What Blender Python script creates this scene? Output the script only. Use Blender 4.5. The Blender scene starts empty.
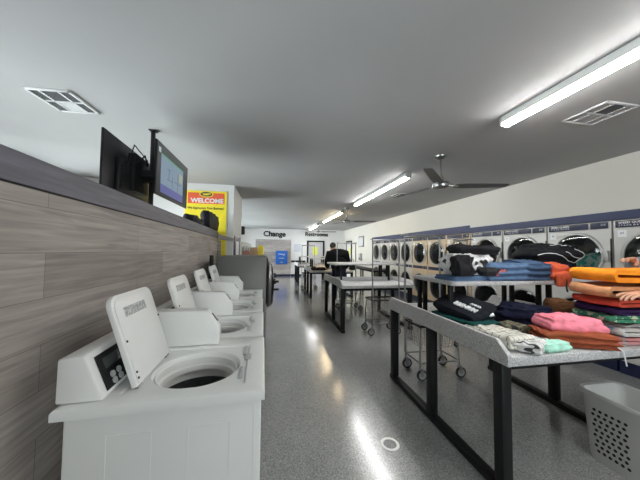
import bpy, bmesh, math, random
from mathutils import Vector, Matrix, noise
from mathutils.bvhtree import BVHTree
PI = math.pi
rnd = random.Random(7)
scn = bpy.context.scene
COL = scn.collection

# ------------------------------------------------------------------ materials
def _mat(name):
    m = bpy.data.materials.new(name); m.use_nodes = True
    nt = m.node_tree
    return m, nt, nt.nodes['Principled BSDF']
def rgb(c): return (c[0], c[1], c[2], 1.0)
def obj_coord(nt, scale=(1, 1, 1)):
    tc = nt.nodes.new('ShaderNodeTexCoord'); mp = nt.nodes.new('ShaderNodeMapping')
    mp.inputs['Scale'].default_value = scale
    nt.links.new(tc.outputs['Object'], mp.inputs['Vector'])
    return mp.outputs['Vector']
def mat(name, c, rough=.5, metal=0, var=.06, vs=8, bump=0, bs=60, spec=.5, coat=0):
    m, nt, p = _mat(name)
    v = obj_coord(nt)
    n = nt.nodes.new('ShaderNodeTexNoise'); n.inputs['Scale'].default_value = vs; n.inputs['Detail'].default_value = 4
    nt.links.new(v, n.inputs['Vector'])
    r = nt.nodes.new('ShaderNodeValToRGB')
    r.color_ramp.elements[0].position = .3; r.color_ramp.elements[1].position = .7
    r.color_ramp.elements[0].color = rgb([max(0, x*(1-var)) for x in c])
    r.color_ramp.elements[1].color = rgb([min(1, x*(1+var)) for x in c])
    nt.links.new(n.outputs['Fac'], r.inputs['Fac']); nt.links.new(r.outputs['Color'], p.inputs['Base Color'])
    p.inputs['Roughness'].default_value = rough; p.inputs['Metallic'].default_value = metal
    p.inputs['Specular IOR Level'].default_value = spec; p.inputs['Coat Weight'].default_value = coat
    if bump:
        n2 = nt.nodes.new('ShaderNodeTexNoise'); n2.inputs['Scale'].default_value = bs; n2.inputs['Detail'].default_value = 3
        nt.links.new(v, n2.inputs['Vector'])
        b = nt.nodes.new('ShaderNodeBump'); b.inputs['Strength'].default_value = bump; b.inputs['Distance'].default_value = .01
        nt.links.new(n2.outputs['Fac'], b.inputs['Height']); nt.links.new(b.outputs['Normal'], p.inputs['Normal'])
    return m
def speckle(name, base, dark, light, scale, rough, bump=.0, bscale=300, amt=.5, coat=0):
    m, nt, p = _mat(name); v = obj_coord(nt)
    vo = nt.nodes.new('ShaderNodeTexVoronoi'); vo.inputs['Scale'].default_value = scale
    nt.links.new(v, vo.inputs['Vector'])
    r = nt.nodes.new('ShaderNodeValToRGB'); cr = r.color_ramp; cr.interpolation = 'CONSTANT'
    cr.elements[0].position = 0; cr.elements[0].color = rgb(dark)
    cr.elements[1].position = .5-amt*.35; cr.elements[1].color = rgb(base)
    e = cr.elements.new(.5+amt*.3); e.color = rgb(light)
    sep = nt.nodes.new('ShaderNodeSeparateColor'); nt.links.new(vo.outputs['Color'], sep.inputs['Color'])
    nt.links.new(sep.outputs[0], r.inputs['Fac'])
    n = nt.nodes.new('ShaderNodeTexNoise'); n.inputs['Scale'].default_value = 1.3; n.inputs['Detail'].default_value = 5
    nt.links.new(v, n.inputs['Vector'])
    mx = nt.nodes.new('ShaderNodeMix'); mx.data_type = 'RGBA'; mx.blend_type = 'MULTIPLY'; mx.inputs[0].default_value = .35
    nt.links.new(r.outputs['Color'], mx.inputs[6]); nt.links.new(n.outputs['Fac'], mx.inputs[7])
    nt.links.new(mx.outputs[2], p.inputs['Base Color'])
    p.inputs['Roughness'].default_value = rough
    if coat: p.inputs['Coat Weight'].default_value = coat; p.inputs['Coat Roughness'].default_value = .16
    if bump:
        n2 = nt.nodes.new('ShaderNodeTexNoise'); n2.inputs['Scale'].default_value = bscale; n2.inputs['Detail'].default_value = 2
        nt.links.new(v, n2.inputs['Vector'])
        b = nt.nodes.new('ShaderNodeBump'); b.inputs['Strength'].default_value = bump; b.inputs['Distance'].default_value = .004
        nt.links.new(n2.outputs['Fac'], b.inputs['Height']); nt.links.new(b.outputs['Normal'], p.inputs['Normal'])
    return m
def planks(name, c1, c2, mortar, bw, bh, vert='YZ', rough=.5):
    m, nt, p = _mat(name)
    tc = nt.nodes.new('ShaderNodeTexCoord'); sp = nt.nodes.new('ShaderNodeSeparateXYZ'); cb = nt.nodes.new('ShaderNodeCombineXYZ')
    nt.links.new(tc.outputs['Object'], sp.inputs[0])
    nt.links.new(sp.outputs[1 if vert == 'YZ' else 0], cb.inputs[0]); nt.links.new(sp.outputs[2], cb.inputs[1])
    b = nt.nodes.new('ShaderNodeTexBrick'); b.offset = .37; b.offset_frequency = 2
    b.inputs['Scale'].default_value = 1; b.inputs['Brick Width'].default_value = bw; b.inputs['Row Height'].default_value = bh
    b.inputs['Mortar Size'].default_value = .0018; b.inputs['Bias'].default_value = 0
    b.inputs['Color1'].default_value = rgb(c1); b.inputs['Color2'].default_value = rgb(c2); b.inputs['Mortar'].default_value = rgb(mortar)
    nt.links.new(cb.outputs[0], b.inputs['Vector'])
    mp = nt.nodes.new('ShaderNodeMapping'); mp.inputs['Scale'].default_value = (1.6, 26, 1)
    nt.links.new(cb.outputs[0], mp.inputs['Vector'])
    n = nt.nodes.new('ShaderNodeTexNoise'); n.inputs['Scale'].default_value = 1.6; n.inputs['Detail'].default_value = 7; n.inputs['Distortion'].default_value = .6
    nt.links.new(mp.outputs[0], n.inputs['Vector'])
    r = nt.nodes.new('ShaderNodeValToRGB'); r.color_ramp.elements[0].position = .28; r.color_ramp.elements[1].position = .72
    r.color_ramp.elements[0].color = (.55, .54, .53, 1); r.color_ramp.elements[1].color = (1.2, 1.19, 1.17, 1)
    nt.links.new(n.outputs['Fac'], r.inputs['Fac'])
    mx = nt.nodes.new('ShaderNodeMix'); mx.data_type = 'RGBA'; mx.blend_type = 'MULTIPLY'; mx.inputs[0].default_value = .8
    nt.links.new(b.outputs['Color'], mx.inputs[6]); nt.links.new(r.outputs['Color'], mx.inputs[7])
    nt.links.new(mx.outputs[2], p.inputs['Base Color']); p.inputs['Roughness'].default_value = rough
    return m
def plaid(name, c, line, sx, sy, w=.12):
    m, nt, p = _mat(name)
    tc = nt.nodes.new('ShaderNodeTexCoord'); sp = nt.nodes.new('ShaderNodeSeparateXYZ'); nt.links.new(tc.outputs['Object'], sp.inputs[0])
    outs = []
    for k, s in ((0, sx), (1, sy or sx)):
        mu = nt.nodes.new('ShaderNodeMath'); mu.operation = 'MULTIPLY'; mu.inputs[1].default_value = s; nt.links.new(sp.outputs[k], mu.inputs[0])
        fr = nt.nodes.new('ShaderNodeMath'); fr.operation = 'FRACT'; nt.links.new(mu.outputs[0], fr.inputs[0])
        lt = nt.nodes.new('ShaderNodeMath'); lt.operation = 'LESS_THAN'; lt.inputs[1].default_value = w; nt.links.new(fr.outputs[0], lt.inputs[0]); outs.append(lt)
    ma = nt.nodes.new('ShaderNodeMath'); ma.operation = 'MAXIMUM'; nt.links.new(outs[0].outputs[0], ma.inputs[0]); nt.links.new(outs[1 if sy else 0].outputs[0], ma.inputs[1])
    mx = nt.nodes.new('ShaderNodeMix'); mx.data_type = 'RGBA'; mx.inputs[6].default_value = rgb(c); mx.inputs[7].default_value = rgb(line)
    nt.links.new(ma.outputs[0], mx.inputs[0]); nt.links.new(mx.outputs[2], p.inputs['Base Color']); p.inputs['Roughness'].default_value = .9
    return m
def spots(name, c, c2, scale, th=.5, c3=None):
    m, nt, p = _mat(name); v = obj_coord(nt)
    n = nt.nodes.new('ShaderNodeTexNoise'); n.inputs['Scale'].default_value = scale; n.inputs['Detail'].default_value = 2
    nt.links.new(v, n.inputs['Vector'])
    r = nt.nodes.new('ShaderNodeValToRGB'); r.color_ramp.interpolation = 'CONSTANT'
    r.color_ramp.elements[0].color = rgb(c); r.color_ramp.elements[1].position = th; r.color_ramp.elements[1].color = rgb(c2)
    if c3: e = r.color_ramp.elements.new(th+.08); e.color = rgb(c3)
    nt.links.new(n.outputs['Fac'], r.inputs['Fac']); nt.links.new(r.outputs['Color'], p.inputs['Base Color']); p.inputs['Roughness'].default_value = .9
    return m
def emit(name, c, s):
    m, nt, p = _mat(name)
    p.inputs['Base Color'].default_value = rgb(c); p.inputs['Emission Color'].default_value = rgb(c); p.inputs['Emission Strength'].default_value = s
    return m
def glass(name, tint, refl=.12):
    m = bpy.data.materials.new(name); m.use_nodes = True; nt = m.node_tree; nt.nodes.clear()
    o = nt.nodes.new('ShaderNodeOutputMaterial'); t = nt.nodes.new('ShaderNodeBsdfTransparent'); t.inputs[0].default_value = rgb(tint)
    g = nt.nodes.new('ShaderNodeBsdfGlossy'); g.inputs['Roughness'].default_value = .04; g.inputs[0].default_value = (.9, .9, .9, 1)
    f = nt.nodes.new('ShaderNodeFresnel'); f.inputs[0].default_value = 1.5
    mx = nt.nodes.new('ShaderNodeMixShader'); nt.links.new(f.outputs[0], mx.inputs[0]); nt.links.new(t.outputs[0], mx.inputs[1]); nt.links.new(g.outputs[0], mx.inputs[2])
    nt.links.new(mx.outputs[0], o.inputs[0]); return m

WHITE = mat('white_enamel', (.79, .80, .78), .28, var=.02, vs=3)
WHITE2 = mat('white_enamel_plastic', (.82, .82, .80), .35, var=.02)
STICK = mat('printed_sticker', (.45, .46, .46), .5, var=.5, vs=90)
BLACK = mat('black_plastic', (.012, .012, .013), .4, spec=.3)
BLACKM = mat('black_powder_coat', (.010, .010, .011), .5, spec=.25)
BLACKR = mat('black_rubber', (.02, .02, .02), .7)
PAPER = mat('white_paper', (.8, .81, .82), .6, var=.02)
STEEL = mat('brushed_steel', (.36, .36, .355), .3, 1, var=.1, vs=40)
CHROME = mat('chrome_wire', (.30, .30, .30), .5, 1)
DRUM = mat('drum_steel', (.16, .17, .17), .35, .8, var=.3, vs=25)
TUB = mat('tub_grey', (.35, .37, .37), .4, var=.1)
GREYW = mat('grey_enamel', (.17, .172, .158), .4, var=.04, vs=2)
SILVER = mat('dryer_silver_paint', (.60, .59, .56), .38, .15, var=.05, vs=4)
TAN = mat('dryer_tan', (.62, .49, .33), .4, .1, var=.05, vs=4)  # warmer tan tone for the near stacks of the farther run
RING = mat('door_ring_silver', (.50, .50, .48), .35, .5)
NAVY = mat('navy_paint', (.010, .015, .050), .4, var=.1)
NAVYT = mat('navy_trim', (.028, .040, .105), .5, var=.12)
GLASS = glass('smoked_glass', (.55, .57, .57))
PANE = glass('clear_glass', (.95, .97, .97))
CEIL = mat('ceiling_paint', (.42, .422, .42), .8, var=.04, vs=1.2, bump=.08, bs=42)
WALLR = mat('cream_wall_paint', (.66, .64, .58), .7, var=.02, vs=1)
WALLW = mat('white_wall_paint', (.70, .70, .69), .7, var=.02, vs=1)
FLOOR = speckle('epoxy_floor', (.33, .33, .325), (.25, .25, .248), (.45, .45, .44), 190, .22, bump=.14, bscale=90, coat=.7)
PLANK = planks('wood_plank_wall', (.46, .415, .385), (.31, .275, .25), (.22, .195, .18), 1.25, .185)
PLANKX = planks('wood_plank_panel', (.50, .46, .44), (.30, .28, .28), (.2, .18, .18), 1.2, .2, 'XZ')
CAP = planks('dark_wood_cap', (.16, .155, .19), (.105, .10, .13), (.05, .05, .07), 2.6, .5)
SOLID = speckle('speckled_solid_surface', (.62, .62, .62), (.36, .36, .37), (.78, .78, .78), 260, .4, amt=.75)
POSTY = mat('poster_yellow', (.86, .72, .03), .5)
POSTR = mat('poster_red', (.78, .12, .05), .5)
BLUEM = mat('blue_machine', (.01, .11, .45), .4)
TUBE_C = emit('tube_diffuser_cool', (1, .99, .97), 46.0)
TUBE_W = emit('tube_diffuser_warm', (1, .78, .48), 36.0)
SKIN = mat('skin', (.55, .30, .20), .5, var=.08, vs=30)
NAIL = mat('nail', (.65, .42, .34), .35)
def cloth(name, c, rough=.92): return mat(name, c, rough, 0, var=.16, vs=22, bump=.35, bs=120, spec=.2)

# ------------------------------------------------------------------ mesh builder
class B:
    def __init__(s): s.bm = bmesh.new(); s.mi = 0
    def _merge(s, bm, M=None):
        if M is not None: bmesh.ops.transform(bm, matrix=M, verts=bm.verts)
        for f in bm.faces: f.material_index = s.mi
        me = bpy.data.meshes.new('t'); bm.to_mesh(me); bm.free(); s.bm.from_mesh(me); bpy.data.meshes.remove(me); return s
    def box(s, x0, x1, y0, y1, z0, z1, bev=0, seg=2, M=None):
        bm = bmesh.new(); bmesh.ops.create_cube(bm, size=1)
        bmesh.ops.scale(bm, vec=(x1-x0, y1-y0, z1-z0), verts=bm.verts)
        bmesh.ops.translate(bm, vec=((x0+x1)/2, (y0+y1)/2, (z0+z1)/2), verts=bm.verts)
        if bev: bmesh.ops.bevel(bm, geom=bm.edges[:], offset=bev, segments=seg, affect='EDGES', profile=.5)
        return s._merge(bm, M)
    def cyl(s, p0, p1, r0, r1=None, seg=20, caps=True):
        p0, p1 = Vector(p0), Vector(p1); d = p1-p0; r1 = r0 if r1 is None else r1
        bm = bmesh.new(); bmesh.ops.create_cone(bm, cap_ends=caps, segments=seg, radius1=r0, radius2=r1, depth=d.length)
        M = Matrix.Translation((p0+p1)/2) @ d.to_track_quat('Z', 'Y').to_matrix().to_4x4()
        return s._merge(bm, M)
    def sph(s, c, r, sc=(1, 1, 1), seg=20):
        bm = bmesh.new(); bmesh.ops.create_uvsphere(bm, u_segments=seg, v_segments=seg//2+2, radius=r)
        return s._merge(bm, Matrix.Translation(c) @ Matrix.Diagonal((*sc, 1)))
    def tube(s, pts, r, seg=8, closed=False):
        pts = [Vector(p) for p in pts]; n = len(pts); bm = bmesh.new(); rings = []; up = None
        for i, p in enumerate(pts):
            a = pts[i-1] if (i > 0 or closed) else p; c = pts[(i+1) % n] if (i < n-1 or closed) else p
            t = (c-a).normalized()
            if up is None: up = Vector((0, 0, 1)) if abs(t.z) < .9 else Vector((1, 0, 0))
            x = t.cross(up)
            if x.length < 1e-4: x = t.orthogonal()
            x.normalize(); up = x.cross(t).normalized()
            rings.append([bm.verts.new(p+x*math.cos(2*PI*k/seg)*r+up*math.sin(2*PI*k/seg)*r) for k in range(seg)])
        m = n if closed else n-1
        for i in range(m):
            A, C = rings[i], rings[(i+1) % n]
            for k in range(seg): bm.faces.new((A[k], A[(k+1) % seg], C[(k+1) % seg], C[k]))
        if not closed: bm.faces.new(rings[0][::-1]); bm.faces.new(rings[-1])
        bmesh.ops.recalc_face_normals(bm, faces=bm.faces); return s._merge(bm)
    def loft(s, loops, cap0=False, cap1=False, M=None):
        bm = bmesh.new(); R = [[bm.verts.new(p) for p in L] for L in loops]; n = len(R[0])
        for a, c in zip(R, R[1:]):
            for k in range(n): bm.faces.new((a[k], a[(k+1) % n], c[(k+1) % n], c[k]))
        if cap0: bm.faces.new(R[0][::-1])
        if cap1: bm.faces.new(R[-1])
        bmesh.ops.recalc_face_normals(bm, faces=bm.faces); return s._merge(bm, M)
    def lathe(s, prof, M=None, seg=40):
        return s.loft([[(r*math.cos(2*PI*k/seg), r*math.sin(2*PI*k/seg), z) for k in range(seg)] for r, z in prof], M=M)
    def prism(s, poly, d0, d1, axis='Y', bev=0, M=None):
        f = {'Y': lambda a, b, d: (a, d, b), 'X': lambda a, b, d: (d, a, b), 'Z': lambda a, b, d: (a, b, d)}[axis]
        bm = bmesh.new(); A = [bm.verts.new(f(a, b, d0)) for a, b in poly]; C = [bm.verts.new(f(a, b, d1)) for a, b in poly]; n = len(poly)
        bm.faces.new(A[::-1]); bm.faces.new(C)
        for k in range(n): bm.faces.new((A[k], A[(k+1) % n], C[(k+1) % n], C[k]))
        bmesh.ops.recalc_face_normals(bm, faces=bm.faces)
        if bev: bmesh.ops.bevel(bm, geom=bm.edges[:], offset=bev, segments=2, affect='EDGES', profile=.5)
        return s._merge(bm, M)
    def quad(s, a, b, c, d):
        bm = bmesh.new(); bm.faces.new([bm.verts.new(p) for p in (a, b, c, d)]); return s._merge(bm)
    def build(s, name, m, parent=None, smooth=True, ang=.6):
        me = bpy.data.meshes.new(name); s.bm.to_mesh(me); s.bm.free()
        for x in (m if isinstance(m, (list, tuple)) else [m]): me.materials.append(x)
        if smooth:
            for p in me.polygons: p.use_smooth = True
            me.set_sharp_from_angle(angle=ang)
        o = bpy.data.objects.new(name, me); COL.objects.link(o)
        if parent is not None: o.parent = parent
        return o
def rrect(x0, x1, y0, y1, r, n=6):
    out = []
    for cx, cy, a0 in ((x1-r, y1-r, 0), (x0+r, y1-r, 90), (x0+r, y0+r, 180), (x1-r, y0+r, 270)):
        for k in range(n+1):
            a = math.radians(a0+90*k/n); out.append((cx+r*math.cos(a), cy+r*math.sin(a)))
    return out
def tag(o, label, cat, group=None, kind=None):
    o['label'] = label; o['category'] = cat
    if group: o['group'] = group
    if kind: o['kind'] = kind
    return o
def thing(name, label, cat, loc=(0, 0, 0), rz=0, group=None):
    o = bpy.data.objects.new(name, None); COL.objects.link(o); o.location = loc; o.rotation_euler = (0, 0, rz); o.empty_display_size = .1
    return tag(o, label, cat, group)
def struct(name, b, m, smooth=False):
    o = b.build(name, m, None, smooth); o['kind'] = 'structure'; return o
def dup(o, loc=None, rz=None, label=None, parent=None):
    c = o.copy(); COL.objects.link(c)
    if parent is not None: c.parent = parent
    else:
        c.location = loc; c.rotation_euler = (0, 0, rz if rz is not None else o.rotation_euler.z)
        if label: c['label'] = label
    for ch in list(o.children): dup(ch, parent=c)
    return c
def text(name, s, size, m, M, parent=None, ext=.002, sx=1.0, bold=0, align='CENTER'):
    cu = bpy.data.curves.new('t', 'FONT'); cu.body = s; cu.size = size; cu.extrude = ext; cu.align_x = align; cu.align_y = 'CENTER'; cu.offset = bold; cu.resolution_u = 3
    ob = bpy.data.objects.new('t', cu); COL.objects.link(ob)
    dg = bpy.context.evaluated_depsgraph_get(); me = bpy.data.meshes.new_from_object(ob.evaluated_get(dg)); bpy.data.objects.remove(ob)
    me.transform(M @ Matrix.Diagonal((sx, 1, 1, 1))); me.materials.append(m); me.name = name
    o = bpy.data.objects.new(name, me); COL.objects.link(o)
    if parent is not None: o.parent = parent
    return o
def frame(o, x, y, z=None):
    x = Vector(x).normalized(); y = Vector(y).normalized(); z = x.cross(y)
    M = Matrix((x, y, z)).transposed().to_4x4(); M.translation = Vector(o); return M

# ------------------------------------------------------------------ camera (fitted to the photo)
H = 1.5
yaw = math.atan(48/260); pit = math.atan(11/math.hypot(260, 48)); rol = math.radians(.6)
f = Vector((math.sin(yaw)*math.cos(pit), math.cos(yaw)*math.cos(pit), math.sin(pit)))
r = Vector((math.cos(yaw), -math.sin(yaw), 0)); u = r.cross(f)
r2 = r*math.cos(rol)+u*math.sin(rol); u2 = u*math.cos(rol)-r*math.sin(rol)
cd = bpy.data.cameras.new('camera'); cam = bpy.data.objects.new('camera', cd); COL.objects.link(cam)
cd.sensor_width = 36; cd.lens = 36*260/640; cd.clip_start = .05
Mc = Matrix((r2, u2, -f)).transposed().to_4x4(); Mc.translation = (0, 0, H); cam.matrix_world = Mc
scn.camera = cam

# ------------------------------------------------------------------ setting
CH = 2.75; XR = 4.35; YB = 15.3; YF = -3.0; XL = -3.5
struct('floor', B().box(XL-.2, 5.4, YF-.2, YB+.2, -.1, 0), FLOOR)
struct('ceiling', B().box(XL-.2, 5.4, YF-.2, YB+.2, CH, CH+.1), CEIL)
# right wall: full height past the dryers, a header over the dryer recess, the recess back
b = B(); b.box(XR, XR+1.0, 10.82, YB, 0, CH); b.box(XR, XR+1.0, 5.10, 10.82, 2.10, CH); b.box(XR, XR+1.0, YF, 5.10, 2.045, CH)
b.box(5.2, 5.35, YF, 10.82, 0, 2.10); b.box(XR, 5.2, YF, .95, 0, 2.045)
struct('wall_right', b, WALLR)
b = B(); b.box(XR-.015, XR-.001, .95, 5.09, 1.935, 2.048, .003); struct('trim_1', b, NAVYT)
b = B(); b.box(XR-.015, XR-.001, 5.09, 10.84, 1.94, 2.105, .003); b.box(XR-.015, XR-.001, 10.78, 10.86, 0, 2.105, .003); struct('trim_2', b, NAVYT)
struct('wall_back', B().box(XL, XR+1, YB, YB+.15, 0, CH), WALLW)
# left wall with tall windows, the rear pair added to brighten the far end, front wall with storefront windows
b = B(); wins = [(1.2, 2.9), (3.2, 4.9), (7.0, 9.6), (10.2, 14.2)]
b.box(XL-.15, XL, YF, YB, 0, .5); b.box(XL-.15, XL, YF, YB, 2.68, CH)
ys = [YF]+[v for w in wins for v in w]+[YB]
for a, c in zip(ys[::2], ys[1::2]): b.box(XL-.15, XL, a, c, .5, 2.68)
struct('wall_left', b, WALLW)
b = B(); fw = [(.9, 2.5)]
b.box(XL, XR+1, YF-.15, YF, 0, .9); b.box(XL, XR+1, YF-.15, YF, 2.1, CH)
xs = [XL]+[v for w in fw for v in w]+[XR+1]
for a, c in zip(xs[::2], xs[1::2]): b.box(a, c, YF-.15, YF, .9, 2.1)
struct('wall_front', b, WALLW)
wn = 0
def window(x0, x1, y0, y1, z0, z1):
    global wn; wn += 1
    o = bpy.data.objects.new('window_%d' % wn, None); COL.objects.link(o); o['kind'] = 'structure'
    b = B(); t = .05
    if x1-x0 < .2:
        xm = (x0+x1)/2
        for a in (y0, y1-t, (y0+y1-t)/2): b.box(xm-.03, xm+.03, a, a+t, z0, z1)
        for a in (z0, z1-t): b.box(xm-.03, xm+.03, y0, y1, a, a+t)
        g = B().box(xm-.003, xm+.003, y0+t, y1-t, z0+t, z1-t)
    else:
        ym = (y0+y1)/2
        for a in (x0, x1-t, (x0+x1-t)/2): b.box(a, a+t, ym-.03, ym+.03, z0, z1)
        for a in (z0, z1-t): b.box(x0, x1, ym-.03, ym+.03, a, a+t)
        g = B().box(x0+t, x1-t, ym-.003, ym+.003, z0+t, z1-t)
    b.build('window_frame', BLACKM, o, False); g.build('window_pane', PANE, o, False)
for a, c in wins: window(XL-.15, XL, a, c, .5, 2.68)
for a, c in fw: window(a, c, YF-.15, YF, .9, 2.1)
# wood-clad partition beside the washers (runs a touch off the room axis)
PX0, PSL = -.905, .026                       # face x at y=1.12, drift per metre
def px(y): return PX0-PSL*(y-1.12)
def slab(b, y0, y1, off0, off1, z0, z1):
    b.prism([(px(y0)+off0, y0), (px(y1)+off0, y1), (px(y1)+off1, y1), (px(y0)+off1, y0)], z0, z1, 'Z')
b = B(); slab(b, -2.2, 5.19, -.14, 0, 0, 1.725); struct('wall_partition', b, PLANK)
b = B(); slab(b, -2.2, 5.19, -.155, .008, 1.733, 1.845); struct('trim_3', b, CAP)
b = B(); slab(b, -2.2, 5.19, -.13, .003, 1.725, 1.733); struct('trim_4', b, BLACKM)
# pillar wall at the end of the partition
struct('wall_pillar', B().box(XL, -.738, 5.2, 6.55, 0, CH), WALLW)
struct('trim_5', B().prism([(px(5.19)+.01, 1.70), (-.72, 1.655), (-.72, 1.72), (px(5.19)+.01, 1.80)], 5.165, 5.198, 'Y', .003), PLANKX)
struct('trim_7', B().box(px(5.19)+.001, -.945, 5.17, 5.198, 0, 1.67), PLANK)
b = B(); b.box(1.1, 2.0, YB-.03, YB-.001, 0, .12); b.box(3.15, XR-.02, YB-.03, YB-.001, 0, .12); b.box(-1.8, -.92, YB-.03, YB-.001, 0, .12); struct('baseboard_back', b, NAVY)
b = B(); b.box(XR-.03, XR-.001, 10.88, 13.75, 0, .12); struct('baseboard_right', b, NAVY)
struct('trim_6', B().box(1.12, 1.95, YB-.03, YB-.001, .82, .92), BLACKM)

def door(n, x0, x1, y0, y1, z1, wall):
    o = bpy.data.objects.new('door_%d' % n, None); COL.objects.link(o); o['kind'] = 'structure'
    b = B(); t = .09
    if wall == 'back':
        for a in (x0, x1-t): b.box(a, a+t, YB-.05, YB-.001, 0, z1)
        b.box(x0, x1, YB-.05, YB-.001, z1-t, z1); b.build('door_frame', BLACKM, o, False)
        B().box(x0+t, x1-t, YB-.03, YB-.002, .01, z1-t).build('door_leaf', mat('grey_door', (.5, .5, .52), .5), o, False)
        B().box(x1-t-.12, x1-t-.06, YB-.09, YB-.03, .98, 1.16, .01).build('door_lock', BLACKM, o)
        B().box(x0+.36, x0+.62, YB-.034, YB-.031, 1.25, 1.72).build('warning_sheet', mat('yellow_sheet', (.75, .80, .05), .6), o, False)
    else:
        for a in (y0, y1-t): b.box(XR-.05, XR-.001, a, a+t, 0, z1)
        b.box(XR-.05, XR-.001, y0, y1, z1-t, z1); b.build('door_frame', BLACKM, o, False)
        B().box(XR-.03, XR-.002, y0+t, y1-t, .01, z1-t).build('door_leaf', WALLW, o, False)
        B().box(XR-.034, XR-.031, y0+.18, y0+.42, 1.3, 1.7).build('warning_sheet', mat('yellow_sheet_small', (.75, .78, .08), .6), o, False)
        B().cyl((XR-.08, y0+.16, 1.0), (XR-.03, y0+.16, 1.0), .03).build('door_knob', STEEL, o)
door(1, 2.04, 3.09, 0, 0, 2.1, 'back'); door(2, 0, 0, 13.8, 14.8, 2.08, 'right')

# ------------------------------------------------------------------ ceiling lights, fans, vents
tubes = [(-.45, 2.02, 'nearest fluorescent tube light on the ceiling, cut by the right edge', 0),
         (3.73, 6.37, 'cool white fluorescent tube light beside the nearest ceiling fan', 0),
         (7.67, 10.5, 'warm fluorescent tube light between the two farther fans', 1),
         (11.97, 14.5, 'farthest fluorescent tube light above the restroom lettering', 0)]
for y0, y1, lab, warm in tubes:
    t = thing('ceiling_light', lab, 'light', (2.1, (y0+y1)/2, CH), 0, 'ceiling tube lights'); h = (y1-y0)/2
    B().box(-.046, .046, -h+.01, h-.01, -.062, -.001, .004).build('housing', WHITE2, t)
    B().prism([(.044*math.cos(a), -.0622+.030*math.sin(a)) for a in [PI+PI*k/12 for k in range(13)]], -h+.02, h-.02, 'Y').build('diffuser', TUBE_W if warm else TUBE_C, t)
    for s in (-1, 1): B().box(-.052, .052, min(s*h, s*(h-.02)), max(s*h, s*(h-.02)), -.09, -.001, .006).build('end_cap', mat('grey_cap', (.45, .45, .44), .4), t)
def fan():
    t = thing('ceiling_fan', '', 'fan', (0, 0, CH), 0, 'ceiling fans')
    B().lathe([(.001, 0), (.075, -.001), (.07, -.02), (.035, -.05), (.02, -.055), (.001, -.055)]).build('canopy', STEEL, t)
    B().cyl((0, 0, -.05), (0, 0, -.30), .011).build('downrod', STEEL, t)
    B().lathe([(.001, -.27), (.03, -.27), (.035, -.34), (.09, -.355), (.105, -.38), (.10, -.41), (.06, -.43), (.001, -.435)]).build('motor', STEEL, t)
    for k in range(3):
        M = Matrix.Rotation(math.radians(-14+120*k), 4, 'Z') @ Matrix.Translation((0, 0, -.392)) @ Matrix.Rotation(math.radians(-9), 4, 'X')
        o = B().prism([(.17, -.055), (.30, -.065), (.80, -.05), (.83, -.04), (.83, .045), (.80, .055), (.30, .075), (.17, .06)], -.004, .004, 'Z', M=M).build('blade', mat('dark_blade', (.10, .10, .10), .4) if k == 0 else bpy.data.materials['dark_blade'], t)
        B().box(.08, .22, -.02, .02, -.01, .002, .003, M=M).build('blade_bracket', STEEL, o)
    return t
F = fan()
for i, (x, y, l) in enumerate([(2.14, 3.0, 'nearest steel ceiling fan with three dark blades'), (2.12, 7.24, 'middle ceiling fan, before the warm tube light'), (2.02, 11.5, 'farthest ceiling fan, in front of the restroom lettering')]):
    if i == 0: F.location = (x, y, CH); F['label'] = l
    else: dup(F, (x, y, CH), 0, l)
VG = mat('vent_dark', (.12, .125, .13), .6); VW = mat('vent_white', (.72, .73, .73), .5); VM = mat('vent_grey', (.42, .42, .42), .5)
def vent(loc, w, d, label, lou, rz=0):
    t = thing('ceiling_vent', label, 'vent', loc, rz, 'ceiling vents')
    b = B(); T = .022
    for x0, x1, y0, y1 in ((-w, w, -d, -d+T), (-w, w, d-T, d), (-w, -w+T, -d, d), (w-T, w, -d, d)): b.box(x0, x1, y0, y1, -.014, -.001, .003)
    for q in (-w*.42, w*.42): b.box(q-.008, q+.008, -d+T, d-T, -.012, -.001)
    b.box(-w+T, w-T, -.008, .008, -.012, -.001)
    b.build('frame', VW, t)
    cells = [(-w+T, -w*.42-.008), (-w*.42+.008, w*.42-.008), (w*.42+.008, w-T)]
    for ci, (a, c) in enumerate(cells):
        for ri, (p, q) in enumerate(((-d+T, -.008), (.008, d-T))):
            m = [VG, VW, VM][lou[ri*3+ci]]
            B().box(a, c, p, q, -.006, -.001).build('back_plate', m, t, False)
            b = B(); n = 7
            for k in range(n):
                y = p+(q-p)*(k+.5)/n
                b.box(a, c, y-.003, y+.003, -.011, -.006)
            b.build('louvre', m, t, False)
vent((-1.755, 2.52, CH), .165, .178, 'white square ceiling vent above the plank partition', [0, 0, 0, 0, 1, 0], -.05)
vent((2.84, 1.78, CH), .175, .175, 'grey square ceiling vent beside the nearest tube light', [2, 0, 2, 2, 2, 2])
vent((2.76, 5.25, CH), .16, .16, 'small ceiling vent beyond the nearest fan', [0, 0, 0, 0, 0, 0])
vent((2.75, 8.3, CH), .16, .16, 'farthest small ceiling vent, beside the middle fan', [0, 0, 0, 0, 0, 0])
# drain
t = thing('floor_drain', 'round white-rimmed drain set in the grey floor', 'drain', (.93, 1.95, 0))
B().lathe([(.072, .001), (.072, .006), (.05, .006), (.05, .002)]).build('rim', WHITE2, t)
b = B(); b.cyl((0, 0, .0005), (0, 0, .003), .05)
b.build('grate', mat('drain_grate', (.18, .18, .18), .4, .6, var=.5, vs=120), t)

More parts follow.
